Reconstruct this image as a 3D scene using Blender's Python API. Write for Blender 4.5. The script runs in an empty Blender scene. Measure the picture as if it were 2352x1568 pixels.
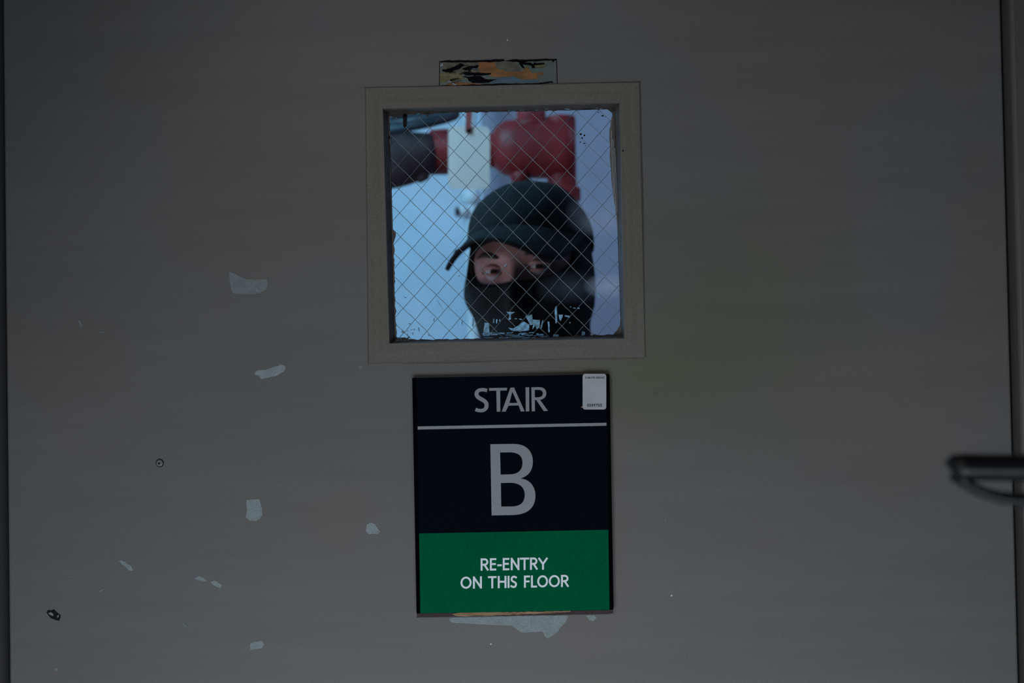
import bpy, bmesh, math, random
from mathutils import Vector, Matrix, noise
from mathutils.geometry import tessellate_polygon
random.seed(7)
sc = bpy.context.scene
COL = sc.collection
PI = math.pi
R = math.radians

# ------------------------------------------------------------------ camera
LENS = 50.0
F = LENS / 36.0 * 2352.0
D = 1.30                       # camera to door face
CAMZ = 1.50
yaw, pitch, roll = R(2.0), R(1.35), R(1.05)
fwd = Vector((-math.sin(yaw) * math.cos(pitch), math.cos(yaw) * math.cos(pitch), math.sin(pitch))).normalized()
r0 = fwd.cross(Vector((0, 0, 1))).normalized()
u0 = r0.cross(fwd).normalized()
rgt = (r0 * math.cos(roll) - u0 * math.sin(roll)).normalized()
upv = rgt.cross(fwd).normalized()
CAM = Vector((D * math.tan(yaw), -D, CAMZ))
cd = bpy.data.cameras.new('camera')
cam = bpy.data.objects.new('camera', cd)
COL.objects.link(cam)
rot = Matrix((rgt, upv, -fwd)).transposed().to_4x4()
cam.matrix_world = Matrix.Translation(CAM) @ rot
cd.lens = LENS
cd.sensor_width = 36.0
cd.sensor_fit = 'HORIZONTAL'
cd.clip_start = 0.02
cd.dof.use_dof = True
cd.dof.focus_distance = 1.30
cd.dof.aperture_fstop = 6.0
sc.camera = cam

def P(px, py, Y=0.0):
    """world point where the sight line of a photo pixel meets the plane y = Y"""
    d = fwd + rgt * ((px - 1176.0) / F) - upv * ((py - 784.0) / F)
    t = (Y - CAM.y) / d.y
    return CAM + d * t

# ------------------------------------------------------------------ world, lights, exposure
w = bpy.data.worlds.new('world')
sc.world = w
w.use_nodes = True
w.node_tree.nodes['Background'].inputs[0].default_value = (0.55, 0.7, 1.0, 1)
w.node_tree.nodes['Background'].inputs[1].default_value = 0.02
vs = sc.view_settings
vs.view_transform = 'Standard'
vs.look = 'None'
vs.gamma = 1.0
vs.exposure = 0.0
vs.use_curve_mapping = False

def look(o, target):
    d = (Vector(target) - o.location).normalized()
    o.rotation_euler = d.to_track_quat('-Z', 'Y').to_euler()

def light(name, kind, loc, target, power, color, **kw):
    ld = bpy.data.lights.new(name, kind)
    ld.energy = power
    ld.color = color
    for k, v in kw.items():
        setattr(ld, k, v)
    o = bpy.data.objects.new(name, ld)
    COL.objects.link(o)
    o.location = loc
    look(o, target)
    return o

# landing side: one recessed ceiling downlight ahead of the door
light('landing_downlight', 'SPOT', (-0.40, -1.20, 2.30), (0.27, 0.15, 1.39), 13.5, (1.0, 0.935, 0.93),
      spot_size=R(57.3), spot_blend=1.0, shadow_soft_size=0.07)
# added soft cool fill, low on the landing, to brighten the lower door
light('low_fill_light', 'AREA', (-0.13, -1.35, 0.66), (-0.17, 0.0, 0.05), 18.5, (0.86, 0.95, 1.0),
      shape='RECTANGLE', size=1.3, size_y=1.0)
# room behind the door: cool fluorescent tube panels at the ceiling
light('back_room_tube', 'AREA', (-0.60, 0.62, 2.40), (-0.60, 1.5, 1.3), 19.0, (0.345, 0.76, 1.0),
      shape='RECTANGLE', size=0.35, size_y=1.0)
light('back_room_lamp', 'AREA', (0.75, 1.0, 2.40), (0.55, 1.75, 1.4), 3.0, (0.55, 0.62, 1.0),
      shape='RECTANGLE', size=0.3, size_y=0.5)

light('face_fill_light', 'AREA', (-0.60, 0.17, 1.34), (0.0, 0.52, 1.62), 3.0, (1.0, 0.84, 0.92),  # added unseen fill behind the door, aimed to brighten the face
      shape='RECTANGLE', size=0.25, size_y=0.5)

# ------------------------------------------------------------------ materials
def lin(c):
    return tuple(((v / 255.0) / 12.92 if v / 255.0 <= 0.04045 else ((v / 255.0 + 0.055) / 1.055) ** 2.4) for v in c)

def mat(name, col, rough=0.6, metal=0.0, var=0.0, vscale=20.0, bump=0.0, bscale=300.0, stretch=(1, 1, 1),
        spec=0.5, grain=0.0, hue2=None, hue_scale=3.0, transl=0.0):
    m = bpy.data.materials.new(name)
    m.use_nodes = True
    nt = m.node_tree
    N, L = nt.nodes, nt.links
    b = N['Principled BSDF']
    b.inputs['Roughness'].default_value = rough
    b.inputs['Metallic'].default_value = metal
    b.inputs['Specular IOR Level'].default_value = spec
    tc = N.new('ShaderNodeTexCoord')
    mp = N.new('ShaderNodeMapping')
    mp.inputs['Scale'].default_value = stretch
    L.new(tc.outputs['Object'], mp.inputs['Vector'])
    rgb = N.new('ShaderNodeRGB')
    rgb.outputs[0].default_value = (*col, 1)
    cur = rgb.outputs[0]
    if hue2:
        n = N.new('ShaderNodeTexNoise')
        n.inputs['Scale'].default_value = hue_scale
        n.inputs['Detail'].default_value = 3
        L.new(tc.outputs['Object'], n.inputs['Vector'])
        mr = N.new('ShaderNodeMapRange')
        mr.inputs['From Min'].default_value = 0.38
        mr.inputs['From Max'].default_value = 0.62
        L.new(n.outputs['Fac'], mr.inputs['Value'])
        mx = N.new('ShaderNodeMix')
        mx.data_type = 'RGBA'
        L.new(mr.outputs[0], mx.inputs['Factor'])
        L.new(cur, mx.inputs['A'])
        mx.inputs['B'].default_value = (*hue2, 1)
        cur = mx.outputs['Result']
    for amp, s in ((var, vscale), (grain, 1900.0)):
        if amp <= 0:
            continue
        n = N.new('ShaderNodeTexNoise')
        n.inputs['Scale'].default_value = s
        n.inputs['Detail'].default_value = 4 if s < 1000 else 1
        L.new(mp.outputs[0] if s < 1000 else tc.outputs['Object'], n.inputs['Vector'])
        mr = N.new('ShaderNodeMapRange')
        mr.inputs['From Min'].default_value = 0.3
        mr.inputs['From Max'].default_value = 0.7
        mr.inputs['To Min'].default_value = 1 - amp
        mr.inputs['To Max'].default_value = 1 + amp
        L.new(n.outputs['Fac'], mr.inputs['Value'])
        mx = N.new('ShaderNodeMix')
        mx.data_type = 'RGBA'
        mx.blend_type = 'MULTIPLY'
        mx.inputs['Factor'].default_value = 1.0
        L.new(cur, mx.inputs['A'])
        L.new(mr.outputs[0], mx.inputs['B'])
        cur = mx.outputs['Result']
    L.new(cur, b.inputs['Base Color'])
    if bump > 0:
        n = N.new('ShaderNodeTexNoise')
        n.inputs['Scale'].default_value = bscale
        n.inputs['Detail'].default_value = 5
        L.new(mp.outputs[0], n.inputs['Vector'])
        bp = N.new('ShaderNodeBump')
        bp.inputs['Strength'].default_value = bump
        bp.inputs['Distance'].default_value = 0.001
        L.new(n.outputs['Fac'], bp.inputs['Height'])
        L.new(bp.outputs[0], b.inputs['Normal'])
    if transl > 0:
        tr = N.new('ShaderNodeBsdfTranslucent')
        L.new(cur, tr.inputs['Color'])
        ms = N.new('ShaderNodeMixShader')
        ms.inputs[0].default_value = transl
        L.new(b.outputs[0], ms.inputs[1])
        L.new(tr.outputs[0], ms.inputs[2])
        L.new(ms.outputs[0], N['Material Output'].inputs['Surface'])
    return m

DOORC = (0.128, 0.118, 0.116)
M = {}
M['door'] = mat('door_paint', DOORC, rough=0.5, spec=0.25, var=0.05, vscale=16, grain=0.30,
                bump=0.12, bscale=60, stretch=(0.22, 1, 2.6), hue2=(0.118, 0.121, 0.124), hue_scale=5.0)
M['door_h'] = mat('brushed_paint_horizontal', (0.122, 0.116, 0.107), rough=0.5, spec=0.25, var=0.08, vscale=85,
                  grain=0.20, bump=0.30, bscale=110, stretch=(0.10, 1, 2.2))
M['door_v'] = mat('brushed_paint_vertical', (0.120, 0.114, 0.104), rough=0.5, spec=0.25, var=0.08, vscale=85,
                  grain=0.20, bump=0.30, bscale=110, stretch=(2.2, 1, 0.10))
M['frame'] = mat('frame_paint', (0.095, 0.09, 0.09), rough=0.45, var=0.08, vscale=30, grain=0.2, stretch=(1, 1, 0.2))
M['reveal'] = mat('window_reveal_paint', (0.055, 0.048, 0.048), rough=0.5, var=0.3, vscale=120)
M['chip'] = mat('primer_grey', (0.215, 0.265, 0.285), rough=0.7, spec=0.2, var=0.10, vscale=90, grain=0.22)
M['chip_faint'] = mat('scuffed_primer', (0.165, 0.195, 0.21), rough=0.7, spec=0.2, var=0.12, vscale=90, grain=0.22)
M['speck'] = mat('pale_speck', (0.5, 0.52, 0.55), rough=0.5, var=0.1, vscale=90)
M['black_chip'] = mat('black_chip', (0.007, 0.007, 0.009), rough=0.5, spec=0.08, var=0.4, vscale=400)
M['grey_metal'] = mat('bare_grey_metal', (0.17, 0.17, 0.18), rough=0.4, metal=0.3, var=0.1, vscale=200)
M['signblack'] = mat('sign_black', (0.0028, 0.0045, 0.0085), rough=0.40, spec=0.0, grain=0.3)
M['signrail'] = mat('sign_rail_black', (0.002, 0.0022, 0.003), rough=0.35, spec=0.0)
M['signgreen'] = mat('sign_green', (0.0, 0.095, 0.043), rough=0.45, spec=0.0, var=0.06, vscale=15, grain=0.22)
M['lettergrey'] = mat('letter_grey', (0.225, 0.24, 0.275), rough=0.5, spec=0.3, grain=0.12)
M['letterwhite'] = mat('letter_white', (0.72, 0.78, 0.86), rough=0.5, spec=0.3)
M['sticker'] = mat('sticker_silver', (0.36, 0.38, 0.42), rough=0.45, spec=0.4, var=0.08, vscale=80)
M['ink'] = mat('black_ink', (0.006, 0.006, 0.008), rough=0.6)
M['teal'] = mat('old_teal_paint', (0.068, 0.100, 0.096), rough=0.5, var=0.2, vscale=60, grain=0.2, stretch=(0.4, 1, 2))
M['orange'] = mat('rust_orange', (0.19, 0.082, 0.024), rough=0.7, var=0.35, vscale=110, grain=0.2, stretch=(0.5, 1, 1.6))
M['olive'] = mat('yellow_olive_paint', (0.12, 0.11, 0.05), rough=0.7, var=0.35, vscale=110, grain=0.2, stretch=(0.3, 1, 2.5))
M['putty'] = mat('grey_putty', (0.080, 0.075, 0.060), rough=0.7, var=0.3, vscale=150, grain=0.2)
M['tar'] = mat('black_scrape', (0.003, 0.003, 0.005), rough=0.5, spec=0.03)
M['blue_old'] = mat('old_blue_paint', (0.035, 0.09, 0.13), rough=0.5, var=0.3, vscale=120, stretch=(0.3, 1, 2))
M['tan'] = mat('dried_adhesive', (0.30, 0.19, 0.105), rough=0.8, var=0.35, vscale=160, stretch=(0.3, 1, 2.0))
M['maroon'] = mat('adhesive_edge', (0.045, 0.026, 0.032), rough=0.8, var=0.3, vscale=60)
M['scrap'] = mat('translucent_scraps', (0.36, 0.62, 0.78), rough=0.6, var=0.5, vscale=260, transl=0.55)
M['smear'] = mat('paint_smear_on_glass', (0.30, 0.36, 0.42), rough=0.5, var=0.4, vscale=120, stretch=(2, 1, 0.12), transl=0.35)
M['wire'] = mat('glass_wire', (0.23, 0.29, 0.32), rough=0.35, metal=0.35)
M['wire2'] = mat('glass_wire_dark', (0.10, 0.13, 0.15), rough=0.4, metal=0.4)
M['lever'] = mat('black_lever', (0.010, 0.011, 0.013), rough=0.4, spec=0.5)
M['wall'] = mat('landing_wall', (0.25, 0.25, 0.26), rough=0.8, var=0.05, vscale=5)
M['floor'] = mat('concrete_floor', (0.22, 0.22, 0.22), rough=0.8, var=0.15, vscale=8)
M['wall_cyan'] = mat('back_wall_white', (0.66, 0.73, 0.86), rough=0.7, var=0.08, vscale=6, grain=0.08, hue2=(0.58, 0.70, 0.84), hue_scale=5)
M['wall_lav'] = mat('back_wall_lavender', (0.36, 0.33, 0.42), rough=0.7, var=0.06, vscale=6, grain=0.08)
M['red'] = mat('red_valve_paint', (0.24, 0.021, 0.026), rough=0.5, spec=0.35, var=0.25, vscale=25)
M['pink'] = mat('red_strap', (0.26, 0.03, 0.035), rough=0.6, var=0.2, vscale=60)
M['iron'] = mat('dark_cast_iron', (0.058, 0.036, 0.040), rough=0.65, spec=0.25, var=0.3, vscale=30)
M['wheel'] = mat('handwheel_dark', (0.03, 0.04, 0.055), rough=0.5)
M['tag'] = mat('tag_card', (0.56, 0.47, 0.45), rough=0.6, var=0.05, vscale=30)
M['pipe_white'] = mat('white_pipe', (0.72, 0.76, 0.82), rough=0.4)
M['skin'] = mat('skin', (0.33, 0.19, 0.18), rough=0.55, var=0.12, vscale=60, bump=0.1, bscale=900)
M['brow'] = mat('eyebrow_hair', (0.03, 0.02, 0.018), rough=0.8)
M['knit'] = mat('black_knit', (0.012, 0.013, 0.014), rough=0.95, spec=0.15, var=0.25, vscale=300, bump=0.5, bscale=900)
M['cap'] = mat('black_cap_cloth', (0.0075, 0.0100, 0.0125), rough=0.9, spec=0.2, var=0.25, vscale=120, bump=0.5, bscale=700)
M['cloth'] = mat('black_jacket', (0.014, 0.014, 0.016), rough=0.9, spec=0.2, var=0.2, vscale=60)
M['shoe'] = mat('black_shoe', (0.01, 0.01, 0.01), rough=0.6)
M['sclera'] = mat('eye_white', (0.36, 0.36, 0.42), rough=0.25)
M['iris'] = mat('eye_iris', (0.02, 0.014, 0.01), rough=0.15)

def tint(m, centre, radius, col, strength):
    """a soft-edged greenish tint multiplied into the paint around a place on the door"""
    nt = m.node_tree
    N, L = nt.nodes, nt.links
    b = N['Principled BSDF']
    cur = b.inputs['Base Color'].links[0].from_socket
    tc = N.new('ShaderNodeTexCoord')
    mp = N.new('ShaderNodeMapping')
    mp.vector_type = 'TEXTURE'
    mp.inputs['Location'].default_value = centre
    mp.inputs['Scale'].default_value = radius
    L.new(tc.outputs['Object'], mp.inputs['Vector'])
    g = N.new('ShaderNodeTexGradient')
    g.gradient_type = 'SPHERICAL'
    L.new(mp.outputs[0], g.inputs['Vector'])
    mu = N.new('ShaderNodeMath')
    mu.operation = 'MULTIPLY'
    mu.inputs[1].default_value = strength
    L.new(g.outputs['Fac'], mu.inputs[0])
    mx = N.new('ShaderNodeMix')
    mx.data_type = 'RGBA'
    mx.blend_type = 'MULTIPLY'
    L.new(mu.outputs[0], mx.inputs['Factor'])
    L.new(cur, mx.inputs['A'])
    mx.inputs['B'].default_value = (*col, 1)
    L.new(mx.outputs['Result'], b.inputs['Base Color'])
c = P(1640, 740)
tint(M['door'], (c.x, 0, c.z), (0.16, 1, 0.15), (0.80, 0.95, 0.72), 0.9)
c = P(1480, 860)
tint(M['door'], (c.x, 0, c.z), (0.11, 1, 0.06), (0.85, 0.95, 0.68), 0.7)

def glass_mat():
    m = bpy.data.materials.new('wired_glass')
    m.use_nodes = True
    nt = m.node_tree
    N, L = nt.nodes, nt.links
    N.remove(N['Principled BSDF'])
    out = N['Material Output']
    tr = N.new('ShaderNodeBsdfTransparent')
    tr.inputs[0].default_value = (0.93, 0.97, 0.98, 1)
    gl = N.new('ShaderNodeBsdfGlossy')
    gl.inputs['Roughness'].default_value = 0.05
    gl.inputs['Color'].default_value = (0.8, 0.85, 0.9, 1)
    ms = N.new('ShaderNodeMixShader')
    ms.inputs[0].default_value = 0.03
    L.new(tr.outputs[0], ms.inputs[1])
    L.new(gl.outputs[0], ms.inputs[2])
    # soft pale ellipses blended into the right side of the pane
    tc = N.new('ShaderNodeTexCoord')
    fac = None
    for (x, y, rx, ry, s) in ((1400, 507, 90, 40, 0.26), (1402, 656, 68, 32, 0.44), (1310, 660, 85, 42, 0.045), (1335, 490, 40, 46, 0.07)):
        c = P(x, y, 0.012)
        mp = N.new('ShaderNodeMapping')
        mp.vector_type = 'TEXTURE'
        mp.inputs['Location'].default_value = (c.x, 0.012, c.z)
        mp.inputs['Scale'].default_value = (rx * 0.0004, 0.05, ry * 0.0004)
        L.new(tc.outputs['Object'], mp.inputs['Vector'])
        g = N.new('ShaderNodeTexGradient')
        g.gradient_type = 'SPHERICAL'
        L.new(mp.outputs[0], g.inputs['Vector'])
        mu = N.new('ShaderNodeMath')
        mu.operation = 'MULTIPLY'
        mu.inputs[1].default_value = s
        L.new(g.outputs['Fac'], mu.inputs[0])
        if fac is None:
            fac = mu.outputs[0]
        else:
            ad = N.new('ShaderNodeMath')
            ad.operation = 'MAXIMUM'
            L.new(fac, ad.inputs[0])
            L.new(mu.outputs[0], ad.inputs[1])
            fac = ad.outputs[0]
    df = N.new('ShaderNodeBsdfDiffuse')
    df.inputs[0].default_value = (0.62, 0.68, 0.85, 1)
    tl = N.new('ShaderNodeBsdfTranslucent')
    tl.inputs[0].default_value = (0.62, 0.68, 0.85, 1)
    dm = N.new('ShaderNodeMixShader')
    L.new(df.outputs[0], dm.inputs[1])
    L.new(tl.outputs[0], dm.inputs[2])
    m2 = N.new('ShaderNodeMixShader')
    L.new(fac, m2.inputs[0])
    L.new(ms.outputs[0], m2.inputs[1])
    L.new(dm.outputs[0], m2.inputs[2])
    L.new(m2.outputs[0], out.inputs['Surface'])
    return m
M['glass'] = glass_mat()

# ------------------------------------------------------------------ helpers
def tag(o, label=None, cat=None, group=None, kind=None):
    if label: o['label'] = label
    if cat: o['category'] = cat
    if group: o['group'] = group
    if kind: o['kind'] = kind
    return o

def empty(name, loc, label=None, cat=None, group=None):
    o = bpy.data.objects.new(name, None)
    COL.objects.link(o)
    o.location = loc
    o.empty_display_size = 0.05
    return tag(o, label, cat, group)

def obj(name, verts, faces, mats, parent=None, smooth=False, fm=None, bevel=0, seg=2, recalc=True):
    me = bpy.data.meshes.new(name)
    me.from_pydata([tuple(v) for v in verts], [], faces)
    if not isinstance(mats, (list, tuple)):
        mats = [mats]
    for m in mats:
        me.materials.append(m)
    if fm:
        for i, p in enumerate(me.polygons):
            p.material_index = fm[i]
    bm = bmesh.new()
    bm.from_mesh(me)
    if recalc:
        bmesh.ops.recalc_face_normals(bm, faces=bm.faces)
    bm.to_mesh(me)
    bm.free()
    if smooth:
        for p in me.polygons:
            p.use_smooth = True
    o = bpy.data.objects.new(name, me)
    COL.objects.link(o)
    if parent:
        o.parent = parent
        if parent.type == 'EMPTY':
            o.matrix_parent_inverse = Matrix.Translation(-parent.location)
    if bevel:
        b = o.modifiers.new('bevel', 'BEVEL')
        b.width = bevel
        b.segments = seg
        b.limit_method = 'ANGLE'
        b.angle_limit = R(35)
    return o

class MB:
    def __init__(s):
        s.v, s.f, s.m = [], [], []
    def add(s, v, f, mi=0):
        o = len(s.v)
        s.v += [Vector(q) for q in v]
        s.f += [tuple(i + o for i in q) for q in f]
        s.m += [mi] * len(f)
    def box(s, a, b, mi=0):
        x0, y0, z0 = a; x1, y1, z1 = b
        s.add([(x0, y0, z0), (x1, y0, z0), (x1, y1, z0), (x0, y1, z0), (x0, y0, z1), (x1, y0, z1), (x1, y1, z1), (x0, y1, z1)],
              [(0, 3, 2, 1), (4, 5, 6, 7), (0, 1, 5, 4), (1, 2, 6, 5), (2, 3, 7, 6), (3, 0, 4, 7)], mi)
    def prism(s, loops, Y, th, mi=0):
        """loops in photo pixels on plane Y (first outer, others holes), thickness th away from the camera"""
        W = [[P(x, y, Y) for x, y in lp] for lp in loops]
        s.prism_w(W, th, mi)
    def prism_w(s, W, th, mi=0):
        flat = [p for lp in W for p in lp]
        n = len(flat)
        tris = tessellate_polygon([[Vector((p.x, p.z, 0)) for p in lp] for lp in W])
        v = flat + [p + Vector((0, th, 0)) for p in flat]
        f = [tuple(t) for t in tris] + [tuple(i + n for i in reversed(t)) for t in tris]
        k = 0
        for lp in W:
            m = len(lp)
            for i in range(m):
                a, b = k + i, k + (i + 1) % m
                f.append((a, b, b + n, a + n))
            k += m
        s.add(v, f, mi)
    def stroke(s, pts, t, Y, th, mi=0, ext=0.0):
        """flat stroke along photo-pixel points, width t px"""
        q = [Vector((x, y)) for x, y in pts]
        if ext:
            q[0] = q[0] - (q[1] - q[0]).normalized() * ext
            q[-1] = q[-1] + (q[-1] - q[-2]).normalized() * ext
        L_, R_ = [], []
        tt = t if isinstance(t, (list, tuple)) else [t] * len(q)
        for i, p in enumerate(q):
            d1 = (q[i] - q[i - 1]).normalized() if i else None
            d2 = (q[i + 1] - q[i]).normalized() if i < len(q) - 1 else None
            d = d1 or d2
            if d1 and d2:
                d = (d1 + d2).normalized()
                k = 1 / max(0.5, d.dot(d1))
            else:
                k = 1
            nrm = Vector((-d.y, d.x)) * (tt[i] / 2 * k)
            L_.append(p + nrm); R_.append(p - nrm)
        v = [P(a.x, a.y, Y) for a in L_] + [P(a.x, a.y, Y) for a in R_]
        n = len(q)
        v += [p + Vector((0, th, 0)) for p in v]
        f = []
        for i in range(n - 1):
            a, b, c, d = i, i + 1, n + i + 1, n + i
            f.append((a, b, c, d))
            f.append((a + 2 * n, d + 2 * n, c + 2 * n, b + 2 * n))
            f.append((a, a + 2 * n, b + 2 * n, b))
            f.append((d, c, c + 2 * n, d + 2 * n))
        f.append((0, n, 3 * n, 2 * n))
        f.append((n - 1, 3 * n - 1, 4 * n - 1, 2 * n - 1))
        s.add(v, f, mi)
    def tube(s, pts, rad, seg=12, mi=0, flat=1.0, caps=True):
        pts = [Vector(p) for p in pts]
        n = len(pts)
        rr = rad if isinstance(rad, (list, tuple)) else [rad] * n
        t0 = (pts[1] - pts[0]).normalized()
        ref = Vector((0, 0, 1)) if abs(t0.z) < 0.9 else Vector((1, 0, 0))
        nv = (ref - t0 * ref.dot(t0)).normalized()
        v, f = [], []
        for i in range(n):
            t = (pts[min(i + 1, n - 1)] - pts[max(i - 1, 0)]).normalized()
            nv = (nv - t * nv.dot(t)).normalized()
            bv = t.cross(nv)
            for k in range(seg):
                a = 2 * PI * k / seg
                v.append(pts[i] + nv * math.cos(a) * rr[i] + bv * math.sin(a) * rr[i] * flat)
        for i in range(n - 1):
            for k in range(seg):
                a, b = i * seg + k, i * seg + (k + 1) % seg
                f.append((a, b, b + seg, a + seg))
        if caps:
            f.append(tuple(range(seg))[::-1])
            f.append(tuple((n - 1) * seg + k for k in range(seg)))
        s.add(v, f, mi)
    def ellipsoid(s, c, r, seg=24, ring=16, mi=0, mtx=None):
        c = Vector(c)
        v, f = [], []
        for i in range(ring + 1):
            th = PI * i / ring
            for k in range(seg):
                a = 2 * PI * k / seg
                q = Vector((r[0] * math.sin(th) * math.cos(a), r[1] * math.sin(th) * math.sin(a), r[2] * math.cos(th)))
                if mtx: q = mtx @ q
                v.append(c + q)
        for i in range(ring):
            for k in range(seg):
                a, b = i * seg + k, i * seg + (k + 1) % seg
                f.append((a, b, b + seg, a + seg))
        s.add(v, f, mi)
    def build(s, name, mats, parent=None, smooth=False, bevel=0, seg=2):
        return obj(name, s.v, s.f, mats, parent, smooth, s.m, bevel, seg)

def arc(cx, cy, rx, ry, a0, a1, n=10):
    return [(cx + rx * math.cos(R(a0 + (a1 - a0) * i / n)), cy + ry * math.sin(R(a0 + (a1 - a0) * i / n))) for i in range(n + 1)]

def rough_loop(pts, amp=0.8, step=5.0, seed=0):
    """roughen a pixel outline so it looks chipped"""
    out = []
    n = len(pts)
    for i in range(n):
        a = Vector(pts[i]); b = Vector(pts[(i + 1) % n])
        m = max(1, int((b - a).length / step))
        for k in range(m):
            p = a.lerp(b, k / m)
            j = noise.noise_vector(Vector((p.x * 0.11, p.y * 0.11, seed * 3.7)))
            out.append((p.x + j.x * amp * 1.6, p.y + j.y * amp * 1.6))
    return out

# ------------------------------------------------------------------ structure: landing, wall, frame, door
xL = (P(14, 784).x)
xR = (P(2319, 784).x)
DOOR_TOP, DOOR_BOT = 2.10, 0.012
FR = 0.018     # how far the frame stands proud of the door face
# walls each side of and above the opening
for nm, a, b in (('wall_front_left', (-1.5, -0.006, 0), (xL - 0.05, 0.13, 2.6)),
                 ('wall_front_right', (xR + 0.05, -0.006, 0), (1.0, 0.13, 2.6)),
                 ('wall_front_top', (xL - 0.05, -0.006, DOOR_TOP + 0.053), (xR + 0.05, 0.13, 2.6))):
    m = MB(); m.box(a, b)
    tag(m.build(nm, M['wall']), kind='structure')
m = MB(); m.box((xR + 0.0025, -FR, 0), (xR + 0.050, 0.13, DOOR_TOP + 0.003))
tag(m.build('trim_1', M['frame'], bevel=0.0035, seg=3), kind='structure')
m = MB(); m.box((xL - 0.050, -FR, 0), (xL - 0.0025, 0.13, DOOR_TOP + 0.003))
tag(m.build('trim_2', M['frame'], bevel=0.0035, seg=3), kind='structure')
m = MB(); m.box((xL - 0.050, -FR, DOOR_TOP + 0.003), (xR + 0.050, 0.13, DOOR_TOP + 0.053))
tag(m.build('trim_3', M['frame'], bevel=0.0035, seg=3), kind='structure')
m = MB(); m.box((-1.5, -3.4, -0.1), (1.3, 2.3, 0))
tag(m.build('floor', M['floor']), kind='structure')
m = MB(); m.box((-1.5, -3.4, 2.6), (1.3, 2.3, 2.7))
tag(m.build('ceiling', M['wall']), kind='structure')
m = MB(); m.box((-1.6, -3.4, 0), (-1.5, 0.13, 2.6))
tag(m.build('wall_left', M['wall']), kind='structure')
m = MB(); m.box((1.0, -3.4, 0), (1.1, 0.13, 2.6))
tag(m.build('wall_right', M['wall']), kind='structure')
m = MB(); m.box((-1.6, -3.5, 0), (1.1, -3.4, 2.6))
tag(m.build('wall_behind', M['wall']), kind='structure')

# ---- door leaf with window opening
def scale4(A, d):
    c = sum(A, Vector()) / 4
    return [p + Vector((d if c.x > p.x else -d, 0, d if c.z > p.z else -d)) for p in A]
OPEN_PX = [(881, 251), (1422, 237), (1433, 776), (896, 787)]      # front edge of the opening
op = [P(x, y) for x, y in OPEN_PX]
outer = [Vector((xL, 0, DOOR_TOP)), Vector((xR, 0, DOOR_TOP)), Vector((xR, 0, DOOR_BOT)), Vector((xL, 0, DOOR_BOT))]
m = MB()
m.prism_w([outer, op], 0.045)
for k_, p_ in enumerate(scale4(op, -0.013)):
    m.v[12 + k_] = Vector((p_.x, 0.045, p_.z))
door = m.build('door_1', M['door'], bevel=0.0022, seg=3)
tag(door, kind='structure')

# ---- raised frame plate round the window (front)
OUT_PX = [(838, 200), (1470, 187), (1484, 821), (845, 836)]
o4 = [P(x, y, 0) for x, y in OUT_PX]
i4 = op
T1 = -0.0013
v, f, fm = [], [], []
def ringq(A, B, ya, yb, mi4, nsub=24):
    """quads between two four-corner loops, with slightly wavy hand painted edges"""
    for k in range(4):
        a0, a1, b0, b1 = A[k], A[(k + 1) % 4], B[k], B[(k + 1) % 4]
        base = len(v)
        for s in range(nsub + 1):
            t = s / nsub
            pa = a0.lerp(a1, t); pb = b0.lerp(b1, t)
            wa = noise.noise(pa * 30) * 0.0004
            v.append(Vector((pa.x, ya, pa.z + wa)))
            v.append(Vector((pb.x, yb, pb.z + noise.noise(pb * 30) * 0.0004)))
        for s in range(nsub):
            f.append((base + 2 * s, base + 2 * s + 2, base + 2 * s + 3, base + 2 * s + 1))
            fm.append(mi4[k])
HV = [0, 1, 0, 1]
GY = 0.013
gl_px = [(893, 259), (1409, 248), (1427, 772), (908, 783)]
g4 = [P(x, y, GY) for x, y in gl_px]
ringq(o4, scale4(o4, 0.0012), 0.0, T1, HV)
ringq(scale4(o4, 0.0012), scale4(i4, -0.0006), T1, T1, HV)
ringq(scale4(i4, -0.0006), i4, T1, 0.0012, HV)
ringq(i4, g4, 0.0012, GY, [2, 2, 2, 2])
wf = obj('window_frame', v, f, [M['door_h'], M['door_v'], M['reveal']], door, smooth=False, fm=fm)
wf['label'] = 'raised painted window frame with brush strokes'
# rear frame
v, f, fm = [], [], []
ob = [Vector((p.x, 0.0465, p.z)) for p in o4]
gb = scale4(g4, -0.012)
ringq(ob, scale4(ob, 0.0012), 0.045, 0.0465, HV)
ringq(scale4(ob, 0.0012), gb, 0.0465, 0.0465, HV)
ringq(gb, g4, 0.0465, GY + 0.006, [2] * 4)
obj('rear_window_frame', v, f, [M['door_h'], M['door_v'], M['reveal']], door, fm=fm)

# ---- pane
ge = scale4(g4, -0.001)
m = MB()
m.prism_w([[Vector((p.x, GY, p.z)) for p in ge]], 0.006)
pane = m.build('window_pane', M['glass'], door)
pane['label'] = 'wired glass pane with ragged painted edge'

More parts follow.
